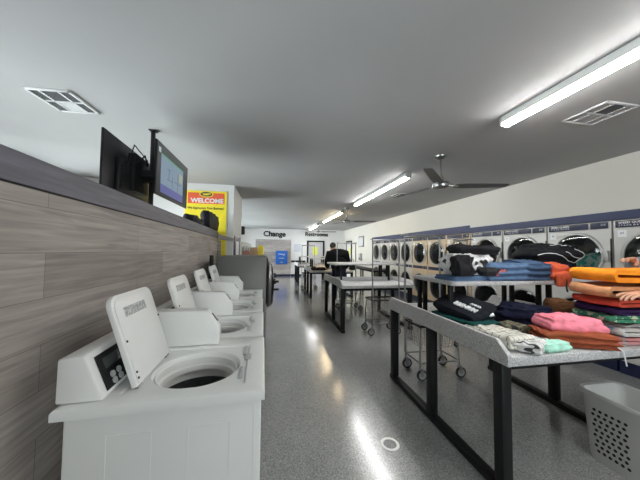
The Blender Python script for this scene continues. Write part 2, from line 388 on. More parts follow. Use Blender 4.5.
# ------------------------------------------------------------------ top-load washers
def polar_rect(cx, cy, x0, x1, y0, y1, angs, z):
    out = []
    for a in angs:
        c, s = math.cos(a), math.sin(a); ts = []
        if c > 1e-9: ts.append((x1-cx)/c)
        if c < -1e-9: ts.append((x0-cx)/c)
        if s > 1e-9: ts.append((y1-cy)/s)
        if s < -1e-9: ts.append((y0-cy)/s)
        q = min(ts); out.append((cx+c*q, cy+s*q, z))
    return out
def washer():
    t = thing('top_load_washer', '', 'washing machine', (0, 0, 0), 0, 'white top-load washers along the plank partition')
    W, D = .69, .745
    b = B(); b.loft([[(x, y, z) for x, y in rrect(-.71, -.014, .012, W-.012, .008, 3)] for z in (.03, .884)], True, False)
    for x0, x1 in ((-.575, -.42), (-.295, -.135)):            # embossed side panels
        for a, c, z0, z1 in ((x0, x1, .805, .808), (x0, x0+.004, .12, .808), (x1-.004, x1, .12, .808)):
            b.box(a, c, .0105, .0125, z0, z1)
    b.box(-.045, -.042, .0105, .0125, .03, .88)
    b.build('cabinet', WHITE, t)
    for x in (-.66, -.07):
        for y in (.06, W-.06): B().cyl((x, y, 0), (x, y, .03), .022).build('foot', BLACKR, t)
    cx, cy = -.318, .285
    cor = [math.atan2(y-cy, x-cx) for x in (-D, 0) for y in (0, W)]+[math.atan2(y-cy, x-cx) for x in (-.565, -.085) for y in (.075, .545)]
    angs = sorted(set([2*PI*k/64-PI for k in range(64)]+cor))
    circ = lambda rr, z: [(cx+rr*math.cos(a), cy+rr*math.sin(a), z) for a in angs]
    L = [polar_rect(cx, cy, -D+.02, -.02, .02, W-.02, angs, .884), polar_rect(cx, cy, -D, 0, 0, W, angs, .884), polar_rect(cx, cy, -D, 0, 0, W, angs, .912),
         polar_rect(cx, cy, -D+.004, -.004, .004, W-.004, angs, .920), polar_rect(cx, cy, -D+.013, -.013, .013, W-.013, angs, .925),
         polar_rect(cx, cy, -.565, -.085, .075, .545, angs, .925), polar_rect(cx, cy, -.56, -.09, .08, .54, angs, .918), circ(.198, .918), circ(.192, .909), circ(.189, .895)]
    b = B(); b.loft(L); b.box(-.004, -.001, .65, .66, .9, .91)
    b.build('top_panel', WHITE, t)
    b = B(); LG = mat('latch_grey', (.48, .50, .50), .4) if 'latch_grey' not in bpy.data.materials else bpy.data.materials['latch_grey']
    b.box(-.118, -.098, .13, .25, .919, .9235, .002); b.box(-.118, -.098, .40, .53, .919, .9235, .002); b.box(-.10, -.07, .32, .40, .922, .9275, .002); b.build('lid_latch', LG, t)
    B().lathe([(.189, .896), (.182, .905), (.175, .90), (.176, .868), (.165, .862), (.163, .838), (.182, .832), (.186, .79)], Matrix.Translation((cx, cy, 0)), 64).build('tub_ring', TUB if False else WHITE2, t)
    B().lathe([(.20, .80), (.187, .79), (.19, .70), (.186, .695), (.19, .69), (.19, .52), (.12, .49), (.001, .49)], Matrix.Translation((cx, cy, 0)), 48).build('drum', DRUM, t)
    B().lathe([(.001, .74), (.03, .735), (.045, .70), (.05, .55), (.09, .50)], Matrix.Translation((cx, cy, 0)), 24).build('agitator', TUB, t)
    # console with slanted control face
    b = B(); b.prism([(-.75, .927), (-.598, .927), (-.60, .94), (-.658, 1.092), (-.668, 1.10), (-.748, 1.09)], .03, .62, 'Y', .008); cons = b.build('console', WHITE2, t)
    M = frame((-.599, .045, .938), (0, 1, 0), Vector((-.058, 0, .152)))
    B().box(.02, .40, .008, .150, .001, .006, .002, M=M).build('control_panel', BLACK, cons)
    B().box(.05, .16, .085, .13, .006, .009, .003, M=M).build('display', mat('dim_display', (.06, .07, .07), .15) if 'dim_display' not in bpy.data.materials else bpy.data.materials['dim_display'], cons)
    for i in range(2):
        for j in range(2): B().cyl(M @ Vector((.075+.045*i, .025+.027*j, .005)), M @ Vector((.075+.045*i, .025+.027*j, .012)), .013, seg=14).build('button', mat('button_grey', (.5, .52, .52), .4) if 'button_grey' not in bpy.data.materials else bpy.data.materials['button_grey'], cons)
    # lid standing open
    d = Vector((-.115, 0, .36)).normalized()
    M = frame((-.512, .112, .93), (0, 1, 0), d)                 # local x along the hinge, y up the lid, z to the front
    poly = [(0, 0), (.39, 0), (.39, .338), (.387, .355), (.375, .374), (.357, .385), (.335, .389), (.055, .389), (.033, .385), (.015, .374), (.003, .355), (0, .338)]
    b = B(); b.prism(poly, -.026, -.004, 'Z', .004, M=M); lid = b.build('lid', WHITE2, t)
    pin = [(x*.93+.0136, y*.94+.008) for x, y in poly]
    B().prism(pin, -.004, .001, 'Z', .002, M=M).build('lid_liner', WHITE2, lid)
    B().box(.07, .27, .285, .328, .001, .0018, M=M).build('instruction_sticker', STICK, lid, False)
    b = B()
    for p in ((.02, .19), (.37, .22), (.02, .03), (.02, .055)): b.cyl(M @ Vector((*p, -.001)), M @ Vector((*p, .004)), .005, seg=10)
    b.build('bumper', BLACKR, lid)
    for x in (.03, .35): B().cyl(M @ Vector((x-.02, -.004, -.012)), M @ Vector((x+.02, -.004, -.012)), .007, seg=10).build('hinge', STEEL, lid)
    # coin box
    cb = B().prism([(-.63, .927), (-.274, .927), (-.274, 1.03), (-.345, 1.128), (-.63, 1.132)], .578, .672, 'Y', .002).build('coin_box', WHITE2, t)
    M2 = frame((-.274, .588, 1.03), (0, 1, 0), Vector((-.071, 0, .098)))
    B().box(.008, .066, .012, .11, .0, .003, .001, M=M2).build('coin_slide', WHITE, cb)
    B().box(.03, .044, .03, .09, .003, .006, M=M2).build('coin_slot', BLACK, cb)
    return t
W0 = washer()
wl = ['white top-load washer nearest the camera, lid standing open', 'second white top-load washer from the camera, lid open', 'third white top-load washer from the camera, lid open', 'fourth white top-load washer, beside the tall grey front loader']
for i in range(4):
    loc = (-.018-.028*i, 1.12+.715*i, 0)
    if i == 0: W0.location = loc; W0.rotation_euler.z = .03; W0['label'] = wl[0]
    else: dup(W0, loc, .03, wl[i])

# ------------------------------------------------------------------ grey front-load washers
def front_loader(w, d, h, cz, rr, name='front_load_washer'):
    """front face on local x=0 looking +x, y from 0 to w"""
    t = thing(name, '', 'washing machine', (0, 0, 0), 0, 'grey front-load washers')
    b = B(); b.box(-d, 0, 0, w, .05, h, .01)
    for a, c, z0, z1 in ((-d+.40, -.14, h-.25, h-.247), (-.143, -.14, .3, h-.25), (-d+.397, -d+.40, .3, h-.25)): b.box(a, c, -.002, .001, z0, z1)
    b.build('cabinet', GREYW, t)
    B().box(-d+.03, -.03, .03, w-.03, 0, .05).build('base', BLACKM, t)
    B().box(0, .02, .03, w-.03, h-.23, h-.04, .004).build('control_panel', BLACK, t)
    M = frame((0, w/2, cz), (0, 1, 0), (0, 0, 1))
    dr = B().lathe([(rr-.12, .0), (rr-.11, .09), (rr-.08, .11), (rr-.05, .10), (rr-.03, .06), (rr-.05, .03), (rr-.04, .0)], M, 40).build('door', BLACK, t)
    B().lathe([(rr-.11, .09), (rr-.18, .125), (.001, .135)], M, 32).build('door_glass', GLASS, dr)
    B().lathe([(rr-.05, .085), (rr-.02, .075), (rr, .045), (rr-.02, .02), (rr-.05, .025)], M, 40).build('chrome_ring', CHROME, dr)
    for s in (-.03, .09): B().cyl(M @ Vector((-rr+.05, s, .10)), M @ Vector((-rr+.05, s, .19)), .018, seg=12).build('door_knob', BLACK, dr)
    return t
g = front_loader(.78, .70, 1.41, .93, .36)
g.location = (-.075, 3.99, 0); g.rotation_euler.z = .03; g['label'] = 'tall grey front-load washer right after the white washers'
g_ = front_loader(.78, .62, 1.40, .93, .36); g_.location = (-.10, 4.80, 0); g_['label'] = ('second tall grey front-load washer, behind the first')
g2 = front_loader(.74, .62, 1.36, .9, .29); g2.location = (-.10, 5.60, 0); g2['label'] = 'third grey front-load washer, with packages on top'
def tall_dryer():
    t = thing('tall_grey_dryer', '', 'dryer', (0, 0, 0), 0, 'tall grey dryers beyond the pillar')
    B().box(-.7, 0, .01, .77, .05, 1.74, .03).build('cabinet', mat('pale_grey_enamel', (.40, .40, .39), .4), t)
    B().box(-.65, -.03, .04, .74, 0, .05).build('base', BLACKM, t)
    for z in (.5, 1.32):
        M = frame((0, .39, z), (0, 1, 0), (0, 0, 1))
        d = B().lathe([(.33, 0), (.32, .05), (.27, .06), (.25, .02)], M, 32).build('door', RING, t)
        B().lathe([(.25, .02), (.001, .035)], M, 24).build('door_glass', mat('dark_window', (.02, .02, .02), .1), d)
    return t
g = tall_dryer(); g.location = (-.80, 6.62, 0)
for i in range(5):
    l = ['first', 'second', 'third', 'fourth', 'fifth'][i]+' tall grey dryer along the left wall, counted from the white pillar'
    if i == 0: g['label'] = l
    else: dup(g, (-.80, 6.62+.8*i, 0), 0, l)
# packages standing on the third grey washer
def superlump(b, w, d, h, sq=.55, amp=.02, sc=6, seed=0, cuts=14, flat=True, ridge=0, ridge_dir=(1, .3), M=None, keep_bottom=True):
    bm = bmesh.new(); bmesh.ops.create_cube(bm, size=2); bmesh.ops.subdivide_edges(bm, edges=bm.edges[:], cuts=cuts, use_grid_fill=True)
    off = Vector((seed*3.17, seed*1.31, seed*.77)); rd = Vector((*ridge_dir, 0)).normalized()
    for v in bm.verts:
        c = v.co.copy(); s = c.normalized(); p = s.lerp(c, sq)
        q = Vector((p.x*w/2, p.y*d/2, (p.z+1)*.5*h))
        k = max(0, min(1, q.z/h))
        nv = noise.noise_vector((q+off)*sc)
        n2 = noise.noise((q+off)*sc*2.7)
        q += nv*amp*(.25+.75*k); q.z += n2*amp*.5*k
        if ridge: q.z += ridge*math.sin((q.dot(rd)+noise.noise((q+off)*4)*.05)*70)*k
        if keep_bottom: q.z = max(q.z, .001) if c.z > -.99 else max(.001, min(q.z, .004))
        v.co = q
    bmesh.ops.recalc_face_normals(bm, faces=bm.faces)
    return b._merge(bm, M)
def lump(name, label, cat, loc, w, d, h, m, rz=0, group=None, **k):
    b = B(); superlump(b, w, d, h, **k); o = b.build(name, m, None, True, 3.0); o.location = loc; o.rotation_euler.z = rz
    return tag(o, label, cat, group)
lump('detergent_pouch', 'bright yellow detergent pouch on the third grey washer', 'pouch', (-.24, 5.85, 1.361), .14, .10, .25, mat('yellow_film', (.85, .70, .05), .35), amp=.012, seed=3)
lump('snack_bag', 'tan paper bag beside the yellow pouch on the grey washer', 'bag', (-.38, 5.78, 1.361), .16, .12, .20, mat('tan_paper', (.55, .36, .20), .7), amp=.012, seed=4)
lump('towel_bundle', 'pink and tan cloth bundle in front of the yellow pouch', 'cloth', (-.55, 5.85, 1.361), .16, .18, .13, cloth('dusty_pink', (.52, .28, .24)), amp=.02, seed=5)
# dark standpipe behind the last white washer
t = tag(B().cyl((-.84, 3.93, 0), (-.84, 3.93, 1.42), .028).build('drain_pipe', BLACKM), 'black standpipe in the gap behind the fourth white washer', 'pipe')
# notice board and speaker on the pillar
t = thing('notice_board', 'navy framed white notice on the side of the white pillar', 'notice board', (-.738, 5.75, 1.1))
B().box(.001, .02, -.45, .5, 0, .68, .004).build('frame', NAVY, t)
B().box(.02, .024, -.25, .18, .12, .58).build('sheet', PAPER, t, False)
t = thing('wall_speaker', 'small black speaker at the far edge of the white pillar', 'speaker', (-.72, 6.62, 1.88))
B().box(-.07, .05, -.05, .05, 0, .2, .008).build('housing', BLACK, t); B().box(.05, .055, -.04, .04, .015, .185, .002).build('grille', BLACKR, t)

# ------------------------------------------------------------------ things on the partition, poster, TVs
t = thing('welcome_poster', 'yellow and red welcome poster on the pillar wall', 'poster', (-1.235, 5.199, 1.28))
B().box(-.37, .37, -.012, -.001, 0, 1.33).build('board', POSTY, t, False)
B().box(-.325, .325, -.015, -.012, 1.085, 1.29).build('header', POSTR, t, False)
FY = frame((0, 0, 0), (1, 0, 0), (0, 0, 1))
def ty(x, y, z): M = FY.copy(); M.translation = (x, y, z); return M
em = [(.125*math.cos(2*PI*k/32), .058*math.sin(2*PI*k/32)) for k in range(32)]
B().prism([(x, 1.265+z) for x, z in em], -.018, -.0155, 'Y').build('emblem', POSTY, t, False)
B().prism([(x*.85, 1.265+z*.75) for x, z in em], -.020, -.018, 'Y').build('emblem_center', mat('emblem_dark', (.06, .05, .06), .5), t, False)
B().prism([(-.08, 1.272), (.075, 1.285), (.085, 1.265), (.03, 1.262), (.05, 1.248), (-.06, 1.243), (-.045, 1.258)], -.022, -.020, 'Y').build('emblem_mark', POSTY, t, False)
text('welcome_lettering', 'WELCOME', .115, PAPER, ty(.02, -.017, 1.14), t, .001, 1.04, .004)
text('appreciate_lettering', 'We Appreciate Your Business!', .066, mat('print_black', (.03, .03, .03), .6), ty(0, -.0135, 1.0), t, .001, .78, .001)
PB = bpy.data.materials['print_black']
def bag(name, label, loc, w, d, h, seed, rz):
    t = thing(name, label, 'bag', loc, rz)
    b = B(); superlump(b, w, d, h, .6, .03, 7, seed); b.build('body', cloth('black_bag_%d' % seed, (.012, .013, .017), .6), t, True, 3)
    b = B(); b.tube([(-w*.3, -d*.45, h*.5), (-w*.25, -d*.5, h*.2), (-w*.2, -d*.52, h*.05)], .012); b.build('strap', BLACKR, t)
    return t
bag('black_bag', 'black bag slumped on the partition top before the poster', (px(4.55)-.04, 4.66, 1.846), .15, .90, .28, 11, .02)
bag('black_pouch', 'flat black pouch on the partition top under the lit screen', (px(3.4)-.05, 3.62, 1.846), .14, .55, .09, 12, .02)
# TVs on a ceiling pole
t = thing('tv_ceiling_mount', 'black ceiling pole with arms holding the two screens', 'mount', (-1.25, 2.97, CH))
B().box(-.017, .017, -.017, .017, -1.05, -.001, .003).build('pole', BLACKM, t)
B().box(-.035, .035, -.035, .035, -.012, -.001, .002).build('ceiling_plate', BLACKM, t)
b = B(); b.box(-.09, .10, -.06, .06, -.56, -.44, .004); b.box(-.07, .085, -.16, .16, -.53, -.47, .004); b.box(-.10, -.04, -.26, .02, -.70, -.34, .006); b.tube([(-.02, -.05, -.40), (.0, -.16, -.33), (-.06, -.22, -.46), (-.04, -.1, -.62)], .008); b.tube([(-.02, -.05, -.35), (-.03, -.3, -.28), (-.07, -.33, -.5)], .006)
b.build('arm', BLACKM, t)
def tv(name, label, loc, rz, on):
    t = thing(name, label, 'television', loc, rz)
    w, h = .46, .265
    c = B().box(-.028, -.008, -w, w, -h, h, .006).build('casing', BLACK, t)
    b = B(); b.box(-.065, -.028, -w*.6, w*.6, -h*.75, h*.35, .012); b.build('rear_housing', BLACK, t)
    b = B()
    for k in range(9): b.box(-.068, -.065, -w*.5, w*.5, -h*.6+k*.035, -h*.6+k*.035+.012)
    b.build('rear_vents', BLACKR, t)
    B().box(-.008, -.006, -w+.012, w-.012, -h+.02, h-.012).build('screen', mat('screen_dark', (.10, .105, .105), .12) if 'screen_dark' not in bpy.data.materials else bpy.data.materials['screen_dark'], t, False)
    if on:
        pic = B().box(-.006, -.005, -.36, .28, -.19, .15).build('picture', emit('screen_blue', (.19, .26, .34), .42), t, False)
        B().box(-.005, -.0042, -.36, .28, -.225, -.14).build('caption_bar', emit('screen_indigo', (.09, .10, .28), .45), pic, False)
        B().box(-.005, -.0042, -.36, .28, .15, .165).build('banner', emit('screen_green', (.08, .25, .12), .6), pic, False)
        b = B()
        for y0, y1, z0, z1 in ((-.20, -.05, -.06, -.052), (-.06, -.052, -.13, .0), (.0, .2, -.04, -.033), (.1, .108, -.14, .08), (-.2, -.1, .05, .056), (-.16, -.15, -.05, .06)): b.box(-.005, -.0042, y0, y1, z0, z1)
        b.build('map_lines', emit('screen_lines', (.07, .10, .16), .6), pic, False)
        B().box(-.005, -.0042, .15, .25, .0, .10).build('inset', emit('screen_olive', (.28, .30, .22), .7), pic, False)
        b = B(); b.box(-.005, -.0042, -.42, -.37, .16, .21); b.build('channel_mark', emit('screen_mark', (.3, .35, .38), .6), t, False)
    return t
tv('lit_television', 'television with a lit blue picture, right of the ceiling pole', (-1.085, 3.14, 2.29), .0, True)
tv('turned_television', 'black television turned away, its back showing left of the pole', (-1.40, 2.80, 2.215), PI+.05, False)

# ------------------------------------------------------------------ stacked dryers on the right wall
def dryer(paint, lettering):
    t = thing('stacked_dryer', '', 'dryer', (0, 0, 0), 0, None); w = .80
    fz = [(.16, 1.0, .55), (1.1, 1.82, 1.47)]                   # bands that hold the doors
    dc = .40; R = .305
    b = B()
    for z0, z1, cz in ((.16, 1.0, .56), (1.095, 1.825, 1.47)):
        cor = [math.atan2(z-cz, y-dc) for y in (0.004, w) for z in (z0, z1)]
        angs = sorted(set([2*PI*k/48-PI for k in range(48)]+cor))
        rc = lambda e, x: [(x, p[0], p[1]) for p in polar_rect(dc, cz, .004+e, w-e, z0+e, z1-e, angs, 0)]
        b.loft([rc(0, .62), rc(0, .006), rc(.006, 0), [(0, dc+R*math.cos(a), cz+R*math.sin(a)) for a in angs], [(.08, dc+R*math.cos(a), cz+R*math.sin(a)) for a in angs]])
    b.box(.003, .62, .004, w, 1.0, 1.095); b.box(.003, .62, .004, w, 1.825, 1.93, .003)
    b.build('cabinet', paint, t)
    B().box(.02, .6, .004, w, 0, .16).build('kick_plate', NAVY, t)
    for zc, nm in ((1.878, 'up'), (1.047, 'lo')):
        b = B(); b.box(-.006, .003, .03, .225, zc-.042, zc+.042, .003); b.box(-.006, .003, .25, .775, zc-.042, zc+.042, .003)
        cp = b.build('control_panel', NAVY, t)
        if lettering:
            M = frame((-.007, .74, zc+.016), (0, -1, 0), (0, 0, 1)); text('panel_lettering', 'SPEED QUEEN', .034, PAPER, M, cp, .0005, 1.2, .0008, 'LEFT')
            M = frame((-.007, .74, zc-.018), (0, -1, 0), (0, 0, 1)); text('panel_sublettering', 'S T A C K  D R Y E R', .024, PAPER, M, cp, .0005, 1.2, .0003, 'LEFT')
        for k in range(2): B().box(-.009, -.006, .055+.03*k, .075+.03*k, zc-.005, zc+.022, .001).build('display', mat('panel_display', (.35, .38, .42), .4) if 'panel_display' not in bpy.data.materials else bpy.data.materials['panel_display'], cp, False)
    for cz in (1.47, .56):
        M = frame((0, dc, cz), (0, 0, 1), (0, 1, 0))            # local z -> -x
        d = B().lathe([(R+.022, 0), (R+.022, .016), (R+.012, .026), (R-.006, .026), (R-.012, .016), (R-.012, .0)], M, 48).build('door', RING, t)
        B().lathe([(R-.009, .010), (R-.08, .026), (.001, .036)], M, 40).build('door_glass', GLASS, d)
        B().box(-.05, -.02, dc-R-.075, dc-R-.03, cz-.07, cz+.07, .006).build('door_handle', RING, d)
        B().lathe([(R, -.08), (R+.03, -.12), (R+.03, -.50), (.001, -.50)], M, 40).build('drum', DRUM, t)
    B().box(-.003, .001, .67, .755, 1.715, 1.80).build('price_sticker', PAPER, t, False)
    M = frame((-.0035, .712, 1.765), (0, -1, 0), (0, 0, 1)); text('sticker_lettering', '#2', .035, PB, M, t, .0004)
    B().box(-.006, .003, .0, .014, 1.16, 1.70).build('edge_strip', BLACK, t, False)  # thin dark strip down the near edge of the upper unit
    return t
D0 = dryer(SILVER, True); D1 = dryer(TAN, False)
fr = ['stacked silver dryer in the front run, cut by the right edge', 'stacked silver dryer holding teal laundry, second from the right edge', 'stacked silver dryer behind the black jacket pile, third from the right edge', 'stacked silver dryer at the step in the navy trim, fourth from the right edge']
for i in range(4):
    loc = (XR+.004, 1.82+.818*i, 0)
    if i == 0: D0.location = loc; D0['label'] = fr[0]; D0['group'] = 'silver stacked dryers in the front run'
    else: dup(D0, loc, 0, fr[i])
D2 = None; nth = ['first', 'second', 'third', 'fourth', 'fifth', 'sixth', 'seventh']
for i in range(7):
    loc = (XR+.004, 5.10+.812*i, 0); l = nth[i]+' dryer stack from the near end under the raised trim, '+('almond' if i < 3 else 'grey')
    if i == 0: D1.location = loc; D1['label'] = l; D1['group'] = 'stacked dryers in the farther run'
    elif i < 3: dup(D1, loc, 0, l)
    else:
        o = dup(D0, loc, 0, l); o['group'] = 'stacked dryers in the farther run'
# laundry seen through the dryer glass
for (yy, zz, m, lab, sd) in ((2.638+.36, 1.225, spots('teal_print', (.10, .55, .46), (.6, .85, .75), 14, .52), 'teal patterned laundry behind the glass of an upper dryer', 1), (2.638+.42, .30, cloth('dark_load', (.05, .05, .06)), 'dark laundry in a lower dryer under the teal load', 2)):
    lump('laundry_load', lab, 'laundry', (XR+.24, yy, zz), .26, .40, .27 if sd == 1 else .1, m, amp=.04, seed=sd, sc=9)

# ------------------------------------------------------------------ folding tables
def table(X0=0, w=1.43, l=1.64):
    """local origin: near-left corner on the floor; x to the right, y away from the door"""
    t = thing('folding_table', '', 'table', (0, 0, 0), 0, 'speckled folding tables with shelves')
    zs, zb, zl = .865, .81, .952; th = .03
    top = B().box(th, w-th, 0, l, zb, zs, .006).build('tabletop', SOLID, t)
    for x in (0, w-th):
        B().prism([(0, zb), (l, zb), (l, zs+.012), (l-.07, zl), (.085, zl), (0, zs+.012)], x, x+th, 'X', .003).build('side_rail', SOLID, t)
    B().box(th, w-th, l/2-.01, l/2+.02, zs+.001, zl-.01, .003).build('divider', SOLID, t)
    for x in (.005, w-.075):
        fr = None
        b = B(); b.box(x, x+.07, .03, l-.03, 0, .05, .004); fr = b.build('floor_rail', BLACKM, t)
        for y in (.05, l/2-.03, l-.12):
            B().box(x, x+.07, y, y+.07, .05, zb-.001, .004).build('leg', BLACKM, t)
    for y in (.05, l-.12): B().box(.08, w-.08, y+.02, y+.05, zb-.05, zb-.001, .003).build('cross_rail', BLACKM, t)
    # raised shelf on paired posts
    B().prism(rrect(.15, 1.57, .67, 1.36, .05), 1.204, 1.240, 'Z', .005).build('shelf', SOLID, t)
    for x in (.19, w-.16):
        for y in (.76, .86, 1.16, 1.26):
            B().box(x-.018, x+.018, y-.018, y+.018, zs+.001, 1.203, .002).build('shelf_post', BLACKM, t)
    return t
T = table(); T.location = (1.41, 1.36, 0); T['label'] = 'nearest grey speckled folding table, piled with clothes'
T2_ = dup(T, (1.27, 4.62, 0), .0, 'second folding table, empty, in front of the person in black')
for c_ in T2_.children:
    if c_.name.startswith('shelf') and 'post' not in c_.name: c_.location.x -= .15
dup(T, (1.20, 8.15, 0), .0, 'third folding table, with a white bundle, behind the person in black')
dup(T, (1.12, 11.3, 0), .0, 'farthest folding table, beside the back wall door')
t = thing('rail_bench', 'long black tubular bench beside the far dryers', 'bench', (3.12, 7.8, 0))
B().box(0, .5, 0, 3.1, .84, .89, .006).build('top', BLACKM, t)
for y in (.05, .9, 1.1, 2.1, 3.0):
    for x in (.02, .46): B().box(x-.018, x+.018, y-.018, y+.018, 0, .84).build('leg', BLACKM, t)

# ------------------------------------------------------------------ laundry carts
def cart(rack=True):
    t = thing('laundry_cart', '', 'cart', (0, 0, 0), 0, 'chrome wire laundry carts with hanging racks')
    w, d = .255, .17; zc = .62
    b = B()
    for z in (.20,): b.tube([(-w, -d, z), (w, -d, z), (w, d, z), (-w, d, z)], .011, closed=True)
    for x in (-w, w):
        for y in (-d, d): b.tube([(x, y, .145), (x, y, .40)], .011); b.tube([(x, y, .38), (x*.92, y*.9, zc)], .009)
    b.build('frame', CHROME, t)
    b = B()
    for k in range(7):
        z = .36+.045*k; s = .86+.02*k
        b.tube([(-w*s, -d*s, z), (w*s, -d*s, z), (w*s, d*s, z), (-w*s, d*s, z)], .0028, 5, closed=True)
    for k in range(11):
        a = -1+2*k/10
        for s in (-1, 1):
            b.tube([(a*w*.86, s*d*.86, .36), (a*w, s*d, zc+.01)], .0025, 5)
        b.tube([(a*w*.86, -d*.86, .36), (a*w*.86, d*.86, .36)], .0025, 5)
    for k in range(7):
        a = -1+2*k/6
        for s in (-1, 1): b.tube([(s*w*.86, a*d*.86, .36), (s*w, a*d, zc+.01)], .0025, 5)
    b.build('wire_basket', CHROME, t)
    b = B(); b.tube([(-w, -d, zc), (w, -d, zc), (w, d, zc), (-w, d, zc)], .014, closed=True); b.build('bumper_rail', BLACKR, t)
    for x in (-w, w):
        for y in (-d, d):
            c = B(); c.box(x-.022, x+.022, y-.018, y+.018, .13, .15, .003); c.box(x-.004, x+.035, y-.018, y-.014, .055, .135); c.box(x-.004, x+.035, y+.014, y+.018, .055, .135); fk = c.build('caster_fork', CHROME, t)
            B().lathe([(.012, -.012), (.046, -.013), (.062, -.011), (.064, 0), (.062, .011), (.046, .013), (.012, .012)], Matrix.Translation((x+.02, y, .064)) @ Matrix.Rotation(PI/2, 4, 'X'), 24).build('wheel', BLACKR, fk)
            B().cyl((x+.02, y-.0135, .064), (x+.02, y+.0135, .064), .044, seg=20).build('hub', mat('wheel_grey', (.35, .35, .35), .4) if 'wheel_grey' not in bpy.data.materials else bpy.data.materials['wheel_grey'], fk)
    if rack:
        for x in (-w, w): B().tube([(x, d+.013, .20), (x, d+.013, 1.70)], .0125, 10).build('rack_post', CHROME, t)
        b = B(); e = d+.013; b.tube([(-w-.01, e, 1.70), (w+.01, e, 1.70)], .0125, 10); b.tube([(-w, e-.10, 1.72), (-w, e+.10, 1.72)], .009); b.tube([(w, e-.10, 1.72), (w, e+.10, 1.72)], .009); b.tube([(-w, e-.10, 1.72), (w, e-.10, 1.72)], .007)
        b.build('hanging_bar', CHROME, t)
    return t
C0 = cart(); C0.location = (1.98, 2.99, 0); C0['label'] = 'chrome laundry cart just behind the nearest folding table'
dup(C0, (2.04, 4.62, 0), PI, 'chrome laundry cart in front of the second folding table')
dup(C0, (1.96, 6.52, 0), .0, 'chrome laundry cart behind the second folding table, right of the person')
dup(C0, (1.45, 10.25, 0), .0, 'chrome laundry cart beyond the table with the white bundle')
dup(C0, (3.2, 3.7, 0), .5, 'chrome laundry cart between the nearest table and the dryers')

# ------------------------------------------------------------------ back wall
FB = lambda x, z, y=YB-.004: frame((x, y, z), (1, 0, 0), (0, 0, 1))
tag(text('change_sign', 'Change', .42, BLACK, FB(.14, 2.44, YB-.012), None, .008, 1.0, .012), 'black letters reading Change above the wood panel', 'sign')
tag(text('restrooms_sign', 'Restrooms', .34, BLACK, FB(2.62, 2.47, YB-.012), None, .008, .92, .008), 'black letters reading Restrooms above the back wall door', 'sign')
tag(B().box(-.92, 1.09, YB-.03, YB-.001, .12, 2.13).build('wood_panel', PLANKX, None, False), 'grey plank panel under the Change lettering', 'panel')
tag(B().box(-.92, 1.09, YB-.035, YB-.001, 0, .119).build('kick_board', NAVY, None, False), 'navy kick board under the plank panel', 'board')
t = thing('change_machine', 'blue change machine on the grey plank panel', 'machine', (.56, YB-.031, .72))
B().box(-.33, .33, -.16, 0, 0, .75, .01).build('cabinet', BLUEM, t)
text('change_lettering', 'Change', .13, PAPER, frame((0, -.163, .56), (1, 0, 0), (0, 0, 1)), t, .002)
B().box(-.15, .15, -.166, -.16, .30, .36).build('bill_slot', STEEL, t, False); B().box(-.08, .08, -.19, -.16, .05, .14, .004).build('coin_tray', STEEL, t)
t = thing('bulletin_sheet', 'white notice sheet between the plank panel and the door', 'notice', (1.48, YB-.001, 1.42))
B().box(-.21, .21, -.008, 0, 0, .46).build('sheet', mat('pale_lilac_sheet', (.55, .56, .64), .6), t, False)
t = thing('wall_frame', 'grey framed notice on the cream wall beyond the dryers', 'picture', (XR-.001, 12.25, 1.72))
B().box(-.03, 0, -.36, .36, 0, .52, .004).build('frame', STEEL, t); B().box(-.034, -.03, -.30, .30, .05, .47).build('sheet', mat('pale_sheet', (.6, .61, .62), .5), t, False)
t = thing('hand_dispenser', 'small white dispenser on the wall below the framed notice', 'dispenser', (XR-.001, 12.3, 1.05)); B().box(-.1, 0, -.14, .14, 0, .34, .02).build('housing', mat('dispenser_grey', (.42, .43, .44), .4), t); B().box(-.105, -.1, -.08, .08, .03, .14, .004).build('window', BLACK, t)

# ------------------------------------------------------------------ cloth
def folded(name, label, cat, loc, w, d, n, t, m, rz=0, seed=0, amp=.008, gap=.12, flip=False, group=None, sag=0, taper=0):
    """a cloth folded n times: a continuous band zigzagging in x-z, w wide (x), d deep (y)"""
    b = B(); rs = random.Random(seed); path = []; k = 8
    lay = t*(1+gap); hw = w/2
    for i in range(n):
        z = lay*(i+.5); e0 = rs.uniform(-.02, .02); xs_ = [(-hw+lay/2)+(w-lay)*j/10+e0*(1-j/10) for j in range(11)]
        if i % 2: xs_ = xs_[::-1]
        path += [(x, z) for x in xs_]
        if i < n-1:
            s = 1 if i % 2 == 0 else -1; cx = s*(hw-lay/2)
            path += [(cx+s*lay*.55*math.sin(PI*j/6), z+lay*.5-lay*.5*math.cos(PI*j/6)) for j in range(1, 6)]
    P = [Vector((-x if flip else x, 0, z)) for x, z in path]; up = []; dn = []
    for i, p in enumerate(P):
        a = P[max(0, i-1)]; c = P[min(len(P)-1, i+1)]; tg = (c-a).normalized(); nn = Vector((-tg.z, 0, tg.x))
        up.append(p+nn*t*.5); dn.append(p-nn*t*.5)
    sec = up+dn[::-1]; ny = 14; loops = []; off = Vector((seed*2.3, seed*.7, seed))
    for j in range(ny+1):
        v = j/ny; y = -d/2+d*v; L = []
        sc = 1-.05*(abs(2*v-1)**6)
        for p in sec:
            q = Vector((p.x*sc, y, p.z)); h = p.z/(lay*n)
            nv = noise.noise_vector((q+off)*7)
            q.x += nv.x*amp*2; q.y += nv.y*amp*1.6; q.z += nv.z*amp*(.3+h)+sag*(h)*math.sin(p.x*9+seed)
            if taper: q.z *= 1-taper*(p.x/w+.5)
            q.z = max(q.z, .0012); L.append(q)
        loops.append(L)
    b.loft(loops, True, True)
    o = b.build(name, m, None, True, 1.2); o.location = loc; o.rotation_euler.z = rz
    return tag(o, label, cat, group)
ZT, ZS = .867, 1.242
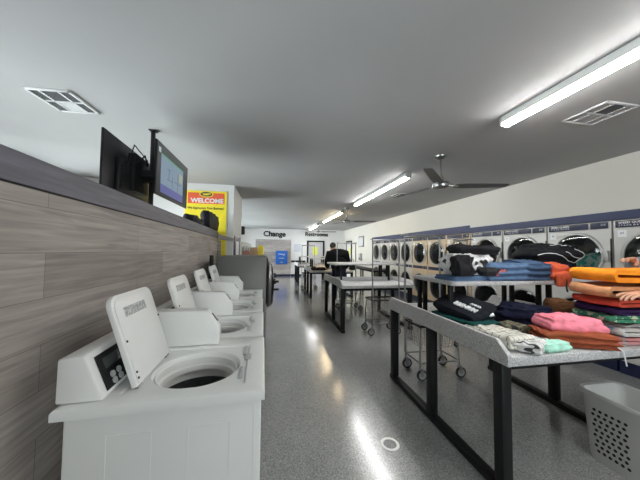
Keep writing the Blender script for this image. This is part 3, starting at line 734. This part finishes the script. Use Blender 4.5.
# left to right on the tabletop
def garment(name, label, cat, loc, w, d, h, m, rz=0, seed=0, layers=3, amp=.02, sc=6, sq=.7, wr=.012):
    """a soft garment: a rounded heap whose sides show stacked folds and whose top is creased"""
    b = B(); bm = bmesh.new(); bmesh.ops.create_cube(bm, size=2); bmesh.ops.subdivide_edges(bm, edges=bm.edges[:], cuts=26, use_grid_fill=True)
    off = Vector((seed*3.17, seed*1.31, seed*.77))
    for v in bm.verts:
        c = v.co.copy(); sp = c.normalized(); p = sp.lerp(c, sq)
        k = (p.z+1)*.5
        wob = 1+.06*math.sin(k*layers*2*PI+seed)*(1 if layers else 0)
        q = Vector((p.x*w/2*wob, p.y*d/2*wob, k*h))
        q += noise.noise_vector((q+off)*sc)*amp*(.3+.7*k)
        a = noise.noise((q+off)*3.1)*2.2
        cr = 1-abs(noise.noise(Vector((q.x*math.cos(a)+q.y*math.sin(a), q.y*.35, q.z*.5))*17+off))*2
        cr2 = 1-abs(noise.noise(Vector((q.x*.5, q.y*1.0, q.z))*26+off*1.7))*2
        q += sp*(cr*wr+cr2*wr*.4)*(.2+.8*k)
        if c.z < -.99: q.z = max(.001, min(q.z, .003))
        q.z = max(q.z, .001); v.co = q
    bmesh.ops.recalc_face_normals(bm, faces=bm.faces); b._merge(bm)
    if name is None: return b
    o = b.build(name, m, None, True, 3.0); o.location = loc; o.rotation_euler.z = rz
    return tag(o, label, cat)
black_tee = cloth('black_cotton', (.012, .014, .020)); green = cloth('bottle_green', (.006, .06, .055))
garment('green_shirt', 'bottle green shirt along the left rail, under the black tee', 'shirt', (1.60, 1.97, ZT), .26, .48, .085, green, .06, 21, 2, .012, 5, .8)
t = thing('black_tee', 'black folded tee with white lettering by the left rail', 'shirt', (1.67, 2.03, ZT+.085), .10)
t.rotation_euler.y = -.36; t.rotation_euler.x = .14
b = garment(None, '', '', None, .27, .44, .12, None, 0, 22, 1, .012, 4, .72, .006); bt = b.build('body', black_tee, t, True, 3)
text('print_lettering', 'ILLENIUM', .058, PAPER, frame((-.045, -.07, .128), (0, -1, -.04), (1, 0, 0)), t, .006, .85, .003)
text('print_sublettering', 'ANNO', .030, PAPER, frame((.015, -.12, .127), (0, -1, -.04), (1, 0, 0)), t, .006, 1, .001)
B().sph((.05, -.20, .07), .03, (1, 1.3, .6), 12).build('size_tag', PAPER, t)
PL = plaid('plaid_white_black', (.70, .68, .60), (.16, .16, .15), 26, 20, .10)
garment('plaid_shirt', 'off-white checked shirt lying along the left rail', 'shirt', (1.59, 1.62, ZT), .20, .36, .085, PL, .12, 23, 2, .014, 6, .75)
garment('striped_blouse', 'crumpled white blouse with black stripes near the table corner', 'blouse', (1.675, 1.475, ZT), .25, .19, .065, plaid('striped_white', (.70, .70, .68), (.05, .05, .05), 24, 0, .2), .5, 24, 2, .035, 8, .55, .016)
garment('mint_cloth', 'pale mint green cloth at the front edge of the table', 'cloth', (1.83, 1.452, ZT), .27, .14, .05, cloth('mint', (.42, .76, .62)), .15, 25, 1, .012, 7, .5)
garment('navy_sweater', 'dark navy sweater heaped in the middle of the table', 'sweater', (2.22, 1.98, ZT), .46, .26, .16, cloth('deep_navy', (.010, .012, .032)), -.15, 26, 2, .05, 5, .5, .02)
garment('olive_jacket', 'olive camouflage garment in front of the navy sweater', 'jacket', (1.97, 1.76, ZT), .38, .18, .06, spots('camo', (.10, .09, .055), (.22, .20, .13), 16, .5, (.03, .03, .025)), -.5, 27, 1, .035, 7, .5, .018)
garment('grey_towel', 'grey towel lying between the navy sweater and the right rail', 'towel', (2.60, 1.84, ZT), .28, .22, .10, cloth('mid_grey', (.25, .25, .26)), 0, 28, 2, .03, 6)
garment('brown_bag', 'brown suede bag behind the towel stack', 'bag', (2.66, 2.02, ZT), .20, .14, .21, cloth('brown_suede', (.16, .075, .035)), 0, 29, 1, .02, 6, .55)
garment('rust_shirt', 'rust brown shirt folded under the pink shirt', 'shirt', (2.10, 1.525, ZT), .42, .27, .085, cloth('rust', (.30, .075, .035)), -.42, 30, 3, .03, 7, .72, .016)
t = thing('pink_shirt', 'pink shirt with a white stripe rolled on the rust shirt', 'shirt', (2.12, 1.545, ZT+.075), -.38)
b = garment(None, '', '', None, .38, .22, .10, None, 0, 31, 1, .02, 6, .5, .014); b.build('body', cloth('bright_pink', (.84, .25, .32)), t, True, 3)
b = B(); b.tube([(-.075+.004*k, .098*math.cos(a), .047+.054*math.sin(a)) for k, a in enumerate([PI*q/14-.3 for q in range(18)])], .011, 8); o = b.build('stripe', PAPER, t, True, 3)
tg_ = tag(B().tube([(2.27, 1.42, ZT+.012), (2.285, 1.37, ZT+.008), (2.287, 1.345, ZT-.01), (2.287, 1.338, ZT-.06), (2.296, 1.337, ZT-.10)], .004).build('white_drawstring', PAPER), 'white drawstring hanging over the front edge of the table', 'string')
# the towel stack at the right
zst = ZT
stack = [('pink_towel', 'dusty pink towel at the bottom of the stack', 'towel', spots('pink_grey', (.55, .22, .22), (.40, .33, .32), 9, .5), 2, .021, .02, .25, False),
         ('blue_white_towel', 'white towel with blue patches, second from the stack bottom', 'towel', spots('white_blue', (.55, .52, .48), (.62, .62, .6), 8, .5, (.12, .38, .62)), 2, .023, .04, .3, True),
         ('grey_cloth', 'thin grey cloth in the middle of the towel stack', 'cloth', cloth('stack_grey', (.33, .31, .30)), 1, .020, .02, .1, False),
         ('green_print_towel', 'green and white patterned towel in the middle of the stack', 'towel', spots('green_print', (.04, .22, .13), (.50, .62, .40), 28, .54), 2, .019, -.01, .25, True),
         ('navy_towel', 'dark navy towel above the green patterned towel', 'towel', cloth('towel_navy', (.035, .015, .07)), 2, .019, .01, .25, True),
         ('coral_towel', 'coral red towel under the tan towel', 'towel', cloth('coral', (.62, .085, .05)), 2, .021, .0, .3, True),
         ('tan_towel', 'tan towel folded under the orange one on the stack', 'towel', cloth('tan', (.56, .27, .13)), 2, .027, -.035, .75, True),
         ('orange_towel', 'bright orange towel on top of the stack', 'towel', cloth('orange', (.93, .28, .02)), 2, .034, -.015, .6, True)]
for i, (nm, lb, ct, m, n, th, dx, gp, fl) in enumerate(stack):
    folded(nm, lb, ct, (2.645+dx, 1.53, zst), .56, .30, n, th, m, rnd.uniform(-.06, .06)-.08, 40+i, .014, gp, fl)
    zst += th*(1+gp)*n+.006
# on the raised shelf
DEN = cloth('blue_denim', (.10, .17, .29)); DEN2 = cloth('dark_denim', (.06, .105, .19))
folded('jeans', 'blue jeans folded under the black and white pile at the shelf left end', 'jeans', (1.83, 2.20, ZS), .50, .28, 2, .018, DEN, .03, 51, .012)
garment('white_hoodie', 'crumpled white garment in the left shelf pile', 'hoodie', (1.86, 2.25, ZS+.045), .42, .27, .20, spots('white_black_print', (.62, .62, .62), (.70, .70, .70), 7, .5, (.03, .03, .03)), -.2, 52, 3, .06, 6, .5, .02)
garment('black_trousers', 'black trousers draped on top of the left shelf pile', 'trousers', (1.93, 2.22, ZS+.235), .46, .24, .085, cloth('soft_black', (.014, .014, .016)), -.12, 53, 1, .03, 6, .55)
garment('black_socks', 'black socks bunched at the left end of the shelf pile', 'socks', (1.70, 2.10, ZS+.043), .17, .14, .17, cloth('sock_black', (.02, .019, .022)), 0, 54, 2, .05, 9, .4, .02)
garment('printed_tee', 'black tee with a pink print wedged in the left shelf pile', 'shirt', (2.00, 2.10, ZS+.044), .22, .13, .08, spots('pink_print', (.02, .02, .022), (.60, .16, .17), 10, .60), 0, 55, 1, .02)
garment('denim_jeans', 'wide blue denim jeans folded at the middle of the shelf', 'jeans', (2.15, 2.17, ZS), .44, .28, .16, DEN, -.03, 56, 3, .02, 5, .72)
garment('dark_jeans_pair', 'darker blue jeans laid beside the orange shirt on the shelf', 'jeans', (2.49, 2.17, ZS), .38, .28, .17, DEN2, .02, 57, 3, .025, 5, .7)
t = thing('black_jacket', 'black track jacket with white piping heaped high on the shelf', 'jacket', (2.95, 2.36, ZS+.11), -.05)
b = garment(None, '', '', None, .60, .36, .25, None, 0, 58, 2, .045, 4.5, .35, .018); jb = b.build('body', cloth('black_shell', (.012, .012, .015), .7), t, True, 3)
def drape(pts, body, r, lift=.004):
    bvh = BVHTree.FromPolygons([v.co for v in body.data.vertices], [tuple(p.vertices) for p in body.data.polygons]); out = []
    for p in pts:
        loc, nn, ii, dd = bvh.find_nearest(Vector(p)); out.append(loc+nn*lift)
    return B().tube(out, r, 6)
for pts in ([(-.33+.66*k/24, -.20+.02*math.sin(k*.5), .10+.05*math.sin(k*.26)) for k in range(25)], [(-.05+.38*k/20, -.10-.10*k/20, .24-.16*(k/20)**2) for k in range(21)], [(.02+.30*k/20, -.19, .16-.13*k/20) for k in range(21)]):
    drape(pts, jb, .004).build('piping', PAPER, t)
garment('navy_shirt', 'dark blue shirt beneath the black track jacket', 'shirt', (2.76, 2.33, ZS+.085), .54, .34, .06, cloth('shirt_blue', (.02, .025, .09)), 0, 59, 1, .015)
garment('khaki_trousers', 'khaki trousers beneath the dark blue shirt', 'trousers', (2.78, 2.36, ZS), .34, .34, .09, cloth('khaki', (.25, .18, .10)), 0, 60, 2, .015)
t = thing('orange_shirt', 'orange red shirt hanging over the front edge of the shelf', 'shirt', (2.70, 2.09, ZS))
hm = garment(None, '', '', None, .15, .035, .14, None, 0, 65, 1, .02, 8, .6, .01).build('hem', cloth('orange_red_hem', (.70, .13, .06)), t, True, 3); hm.location = (0, -.088, -.055)
b = garment(None, '', '', None, .19, .17, .15, None, 0, 61, 2, .03, 8, .55, .014); b.build('body', cloth('orange_red', (.70, .13, .06)), t, True, 3)
B().tube([(.0, -.10, .08), (.005, -.115, .0), (.0, -.115, -.06), (.01, -.115, -.10)], .007).build('belt', cloth('belt_dark', (.05, .04, .035)), t)
# far tables
lump('white_bundle', 'white bundle of laundry on the third folding table', 'laundry', (1.66, 8.55, ZT), .42, .34, .12, cloth('warm_white', (.75, .68, .58)), amp=.05, seed=62)
lump('black_bundle', 'black garment beside the white bundle on the third table', 'garment', (1.50, 8.36, ZT), .50, .28, .09, cloth('bundle_black', (.02, .018, .02)), amp=.04, seed=63)

# ------------------------------------------------------------------ laundry basket
t = thing('laundry_basket', 'pale grey plastic laundry basket under the nearest table', 'basket', (2.52, 1.30, 0))
bw, bd, bh = .168, .315, .49
def brect(s, z, r=.06): return [(x, y, z) for x, y in rrect(-bw*s, bw*s, -bd*s, bd*s, r, 8)]
PLA = mat('basket_plastic', (.62, .62, .60), .4, var=.02)
def zr(y): return bh-.055*math.exp(-((abs(y)-bd*1.1)/.10)**2)*0
b = B()
b.loft([brect(.97, .006), brect(1.0, .0), brect(1.01, .02), brect(1.10, bh-.03), brect(1.17, bh-.035, .07), brect(1.19, bh-.012, .07), brect(1.16, bh, .07), brect(1.08, bh-.004), brect(1.06, bh-.04), brect(.975, .02), brect(.95, .012)], False, True)
HOLE = mat('hole_dark', (.012, .012, .012), .9)
def holes(b, side):
    b.mi = 1
    for j in range(9):
        z = .075+j*.036; s = 1.01+.09*(z-.02)/(bh-.05)
        if side == 'x': rng = [(-bd+.10+.032*i) for i in range(15)]
        else: rng = [(-bw+.08+.032*i) for i in range(8)]
        for i, q in enumerate(rng):
            if (side == 'x') and 5 <= i <= 8: continue
            q2 = q+(.010 if j % 2 else 0)
            if side == 'x': c = Vector((-bw*s-.0005, q2*s, z)); nx = Vector((-1, 0, -.05)); yv = Vector((0, 1, 0))
            else: c = Vector((q2*s, bd*s+.0005, z)); nx = Vector((0, 1, -.05)); yv = Vector((1, 0, 0))
            for sg in ((1, -1) if side == 'x' else (1,)):
                cc = Vector((c.x*sg, c.y, c.z)); b.cyl(cc, cc+Vector((nx.x*sg, nx.y, nx.z))*.0012, .0105, seg=8)
holes(b, 'x'); b.build('tub', [PLA, HOLE], t)
b = B(); b.tube([(-.085, bd*1.175, bh-.06), (-.06, bd*1.20, bh-.03), (.06, bd*1.20, bh-.03), (.085, bd*1.175, bh-.06)], .014); b.build('handle', PLA, t)

# ------------------------------------------------------------------ people
def skin_obj(name, V, E, m, parent, root=0, sub=2):
    me = bpy.data.meshes.new(name); bm = bmesh.new(); ly = bm.verts.layers.skin.verify(); vs = []
    for i, (p, rr) in enumerate(V):
        v = bm.verts.new(p); v[ly].radius = rr if isinstance(rr, tuple) else (rr, rr); v[ly].use_root = (i == root); vs.append(v)
    for a, c in E: bm.edges.new((vs[a], vs[c]))
    bm.to_mesh(me); bm.free(); me.materials.append(m)
    o = bpy.data.objects.new('tmp', me); COL.objects.link(o)
    s = o.modifiers.new('s', 'SKIN'); s.use_smooth_shade = True
    q = o.modifiers.new('q', 'SUBSURF'); q.levels = sub; q.render_levels = sub
    dg = bpy.context.evaluated_depsgraph_get(); m2 = bpy.data.meshes.new_from_object(o.evaluated_get(dg)); m2.name = name
    bpy.data.objects.remove(o)
    for p in m2.polygons: p.use_smooth = True
    m2.materials.clear(); m2.materials.append(m)
    o2 = bpy.data.objects.new(name, m2); COL.objects.link(o2); o2.parent = parent
    return o2
def person(label, loc, rz, J, mats, curl=(.5, .5), hair=True):
    """J: joints in local coordinates, facing +y"""
    t = thing('person', label, 'person', loc, rz)
    V = []; E = []; ix = {}
    def add(n, p, rr, par=None):
        V.append((Vector(p), rr)); ix[n] = len(V)-1
        if par is not None: E.append((ix[par], ix[n]))
    J = {k: Vector(v) for k, v in J.items()}
    add('pel', J['pel'], .13); add('waist', J['waist'], .125, 'pel'); add('chest', J['chest'], .145, 'waist'); add('up', J['up'], .10, 'chest'); add('neck', J['neck'], .058, 'up')
    hd = (J['head']-J['neck']).normalized(); fw = J['face']
    add('jaw', J['neck']+hd*.07+fw*.025, .068, 'neck'); add('mid', J['neck']+hd*.145+fw*.012, .088, 'jaw'); add('crown', J['neck']+hd*.215, .078, 'mid')
    add('nose', J['neck']+hd*.13+fw*.112, .013, 'mid')
    for s in ('L', 'R'):
        add('sh'+s, J['sh'+s], .062, 'up'); add('el'+s, J['el'+s], .045, 'sh'+s); add('wr'+s, J['wr'+s], .028, 'el'+s)
        add('hp'+s, J['hp'+s], .088, 'pel'); add('kn'+s, J['kn'+s], .062, 'hp'+s); add('an'+s, J['an'+s], .042, 'kn'+s); add('to'+s, J['an'+s]+J['foot']*.15+Vector((0, 0, -.045)), .035, 'an'+s)
        # hand: palm, four fingers and a thumb
        hdv = J['hd'+s].normalized(); nrm = J['hn'+s].normalized(); sd = hdv.cross(nrm).normalized()
        th = J['th'+s].normalized()
        add('pa'+s, J['wr'+s]+hdv*.045, (.032, .018), 'wr'+s)
        cu = curl[0 if s == 'L' else 1]
        sgn = 1 if sd.dot(th) > 0 else -1
        for k, (off, ln) in enumerate(((.033, .072), (.011, .080), (-.011, .075), (-.032, .058))):
            base = J['wr'+s]+hdv*.092+sd*sgn*off; c = cu*(.45 if k == 0 else 1)
            d1 = (hdv*math.cos(c*.5)+nrm*math.sin(c*.5)); d2 = hdv*math.cos(c*1.2)+nrm*math.sin(c*1.2); d3 = hdv*math.cos(c*1.8)+nrm*math.sin(c*1.8)
            add('f%d0%s' % (k, s), base, .0105, 'pa'+s)
            add('f%d1%s' % (k, s), base+d1*ln*.45, .0095, 'f%d0%s' % (k, s))
            add('f%d2%s' % (k, s), base+d1*ln*.45+d2*ln*.33, .0085, 'f%d1%s' % (k, s))
            add('f%d3%s' % (k, s), base+d1*ln*.45+d2*ln*.33+d3*ln*.25, .007, 'f%d2%s' % (k, s))
        add('t0'+s, J['wr'+s]+hdv*.028+th*.034, .014, 'pa'+s); add('t1'+s, J['wr'+s]+hdv*.062+th*.056+nrm*.012, .011, 't0'+s); add('t2'+s, J['wr'+s]+hdv*.092+th*.062+nrm*.022, .009, 't1'+s)
    skin_obj('body', V, E, SKIN, t)
    # jacket
    W = []; G = []; wx = {}
    def ad2(n, p, rr, par=None):
        W.append((Vector(p), rr)); wx[n] = len(W)-1
        if par is not None: G.append((wx[par], wx[n]))
    k = mats.get('bulk', 1.0)
    ad2('pel', J['pel']+Vector((0, 0, .02)), .17*k); ad2('waist', J['waist'], .165*k, 'pel'); ad2('chest', J['chest'], .185*k, 'waist'); ad2('up', J['up'], .125*k, 'chest'); ad2('col', J['neck']+(J['up']-J['neck'])*.35, .085*k, 'up')
    for s in ('L', 'R'):
        ad2('sh'+s, J['sh'+s], .088*k, 'up'); ad2('el'+s, J['el'+s], .066*k, 'sh'+s); e = J['wr'+s]; ad2('wr'+s, e+(J['el'+s]-e)*mats.get('cuff', .12), .046*k, 'el'+s)
    skin_obj('jacket', W, G, mats['top'], t)
    W.clear(); G.clear(); wx.clear()
    ad2('pel', J['pel']+Vector((0, 0, -.01)), .145)
    for s in ('L', 'R'):
        ad2('hp'+s, J['hp'+s], .105, 'pel'); ad2('kn'+s, J['kn'+s], .08, 'hp'+s); ad2('an'+s, J['an'+s]+Vector((0, 0, .03)), .062, 'kn'+s)
    skin_obj('trousers', W, G, mats['legs'], t)
    for s in ('L', 'R'):
        a = J['an'+s]; fd = J['foot']
        skin_obj('shoe', [(a+Vector((0, 0, -.03))-fd*.05, .048), (a+Vector((0, 0, -.045))+fd*.07, (.048, .04)), (a+Vector((0, 0, -.05))+fd*.16, (.042, .034))], [(0, 1), (1, 2)], BLACKR, t)
    if hair:
        h0 = J['neck']+hd*.17-fw*.02
        b = B(); R_ = frame((0, 0, 0), fw.cross(hd), fw)
        b2 = B(); superlump(b2, .175, .195, .17, .0, .006, 20, 9, keep_bottom=False); hm = b2.build('hair', mats['hair'], t, True, 3)
        hm.matrix_local = Matrix.Translation(h0-hd*.055-fw*.018) @ Matrix((fw.cross(hd).normalized(), fw, hd)).transposed().to_4x4()
    for sx in (-1, 1):
        side = fw.cross(hd).normalized()*sx
        B().sph(J['neck']+hd*.155+fw*.076+side*.032, .0125, seg=12).build('eye', PAPER, t)
        B().sph(J['neck']+hd*.155+fw*.0865+side*.032, .0045, seg=8).build('iris', BLACK, t)
        B().sph(J['neck']+hd*.135+side*.088-fw*.005, .022, (.45, .8, 1.3), seg=10).build('ear', SKIN, t)
    mo = J['neck']+hd*.075+fw*.088; side = fw.cross(hd).normalized()
    B().tube([mo-side*.022, mo+fw*.006, mo+side*.022], .0055, 6).build('mouth', mat('lip', (.4, .14, .12), .5) if 'lip' not in bpy.data.materials else bpy.data.materials['lip'], t)
    return t
jk = cloth('black_jacket_cloth', (.008, .008, .009))
person('person in a black jacket and dark blue trousers, back turned, behind the second table', (1.83, 7.0, 0), 0, dict(
    pel=(0, 0, .94), waist=(0, .02, 1.10), chest=(-.01, .05, 1.30), up=(-.02, .11, 1.45), neck=(-.07, .20, 1.50), head=(-.11, .34, 1.63), face=Vector((-.1, .93, -.34)).normalized(),
    shL=(-.24, .11, 1.42), elL=(-.30, .14, 1.15), wrL=(-.24, .36, 1.02), shR=(.22, .11, 1.42), elR=(.28, .12, 1.15), wrR=(.27, .33, 1.0),
    hdL=(.1, .9, -.3), hnL=(.2, 0, -1), thL=(1, .2, 0), hdR=(0, .9, -.35), hnR=(-.2, 0, -1), thR=(-1, .2, 0),
    hpL=(-.10, 0, .90), knL=(-.12, .02, .50), anL=(-.13, -.01, .10), hpR=(.10, 0, .90), knR=(.12, .02, .50), anR=(.13, -.01, .10), foot=(0, 1, 0)),
    dict(top=jk, legs=cloth('dark_jeans', (.012, .016, .035)), hair=cloth('grey_brown_hair', (.06, .055, .05)), bulk=1.42))
bg = thing('black_handbag', 'black bag hanging at the right side of the person', 'bag', (2.17, 6.86, .98)); b = B(); superlump(b, .16, .15, .17, .6, .02, 8, 71); b.build('body', cloth('handbag_black', (.012, .012, .013), .5), bg, True, 3)
B().tube([(-.05, 0, .16), (-.04, 0, .27), (.0, 0, .31), (.04, 0, .27), (.05, 0, .16)], .009).build('strap', BLACKR, bg)
# person at the right edge of the frame, hands at the towel stack (faces -x)
person('person at the right edge of the picture, only their hands in view over the towels', (3.07, 1.47, 0), PI/2, dict(
    pel=(0, 0, .93), waist=(0, .02, 1.10), chest=(0, .05, 1.28), up=(0, .07, 1.42), neck=(0, .09, 1.50), head=(0, .13, 1.70), face=Vector((0, .94, -.3)).normalized(),
    shL=(-.18, .08, 1.40), elL=(-.20, .33, 1.25), wrL=(-.125, .60, 1.225), shR=(.18, .08, 1.40), elR=(.27, -.04, 1.23), wrR=(.165, .12, 1.445),
    hdL=(.05, 1, .02), hnL=(.1, 0, -1), thL=(.95, .25, .2), hdR=(-.10, .98, .18), hnR=(-.2, .1, -1), thR=(-.75, .5, -.45),
    hpL=(-.09, 0, .89), knL=(-.10, .02, .49), anL=(-.11, -.01, .10), hpR=(.09, 0, .89), knR=(.10, .02, .49), anR=(.11, -.01, .10), foot=(0, 1, 0)),
    dict(top=cloth('grey_shirt', (.2, .2, .22)), legs=cloth('blue_jeans', (.05, .08, .16)), hair=cloth('brown_hair', (.06, .035, .02)), cuff=.55), curl=(.55, .5))

# ------------------------------------------------------------------ light
w = bpy.data.worlds.new('world'); scn.world = w; w.use_nodes = True
bgn = w.node_tree.nodes['Background']; bgn.inputs[0].default_value = (.92, .97, 1.0, 1); bgn.inputs[1].default_value = 16.0
def portal(loc, rot, sx, sy):
    l = bpy.data.lights.new('window_daylight', 'AREA'); l.shape = 'RECTANGLE'; l.size = sx; l.size_y = sy; l.cycles.is_portal = True
    o = bpy.data.objects.new('window_daylight', l); COL.objects.link(o); o.location = loc; o.rotation_euler = rot
for a, c in wins: portal((XL-.2, (a+c)/2, 1.59), (0, -PI/2, 0), 2.18, c-a)
for a, c in fw: portal(((a+c)/2, YF-.2, 1.5), (PI/2, 0, 0), c-a, 1.2)
scn.view_settings.view_transform = 'Standard'; scn.view_settings.look = 'None'; scn.view_settings.gamma = 1; scn.view_settings.use_curve_mapping = False
scn.view_settings.exposure = .4
scn.cycles.max_bounces = 10; scn.cycles.diffuse_bounces = 6; scn.cycles.transparent_max_bounces = 10
scn.cycles.caustics_reflective = False; scn.cycles.caustics_refractive = False; scn.cycles.sample_clamp_indirect = 6
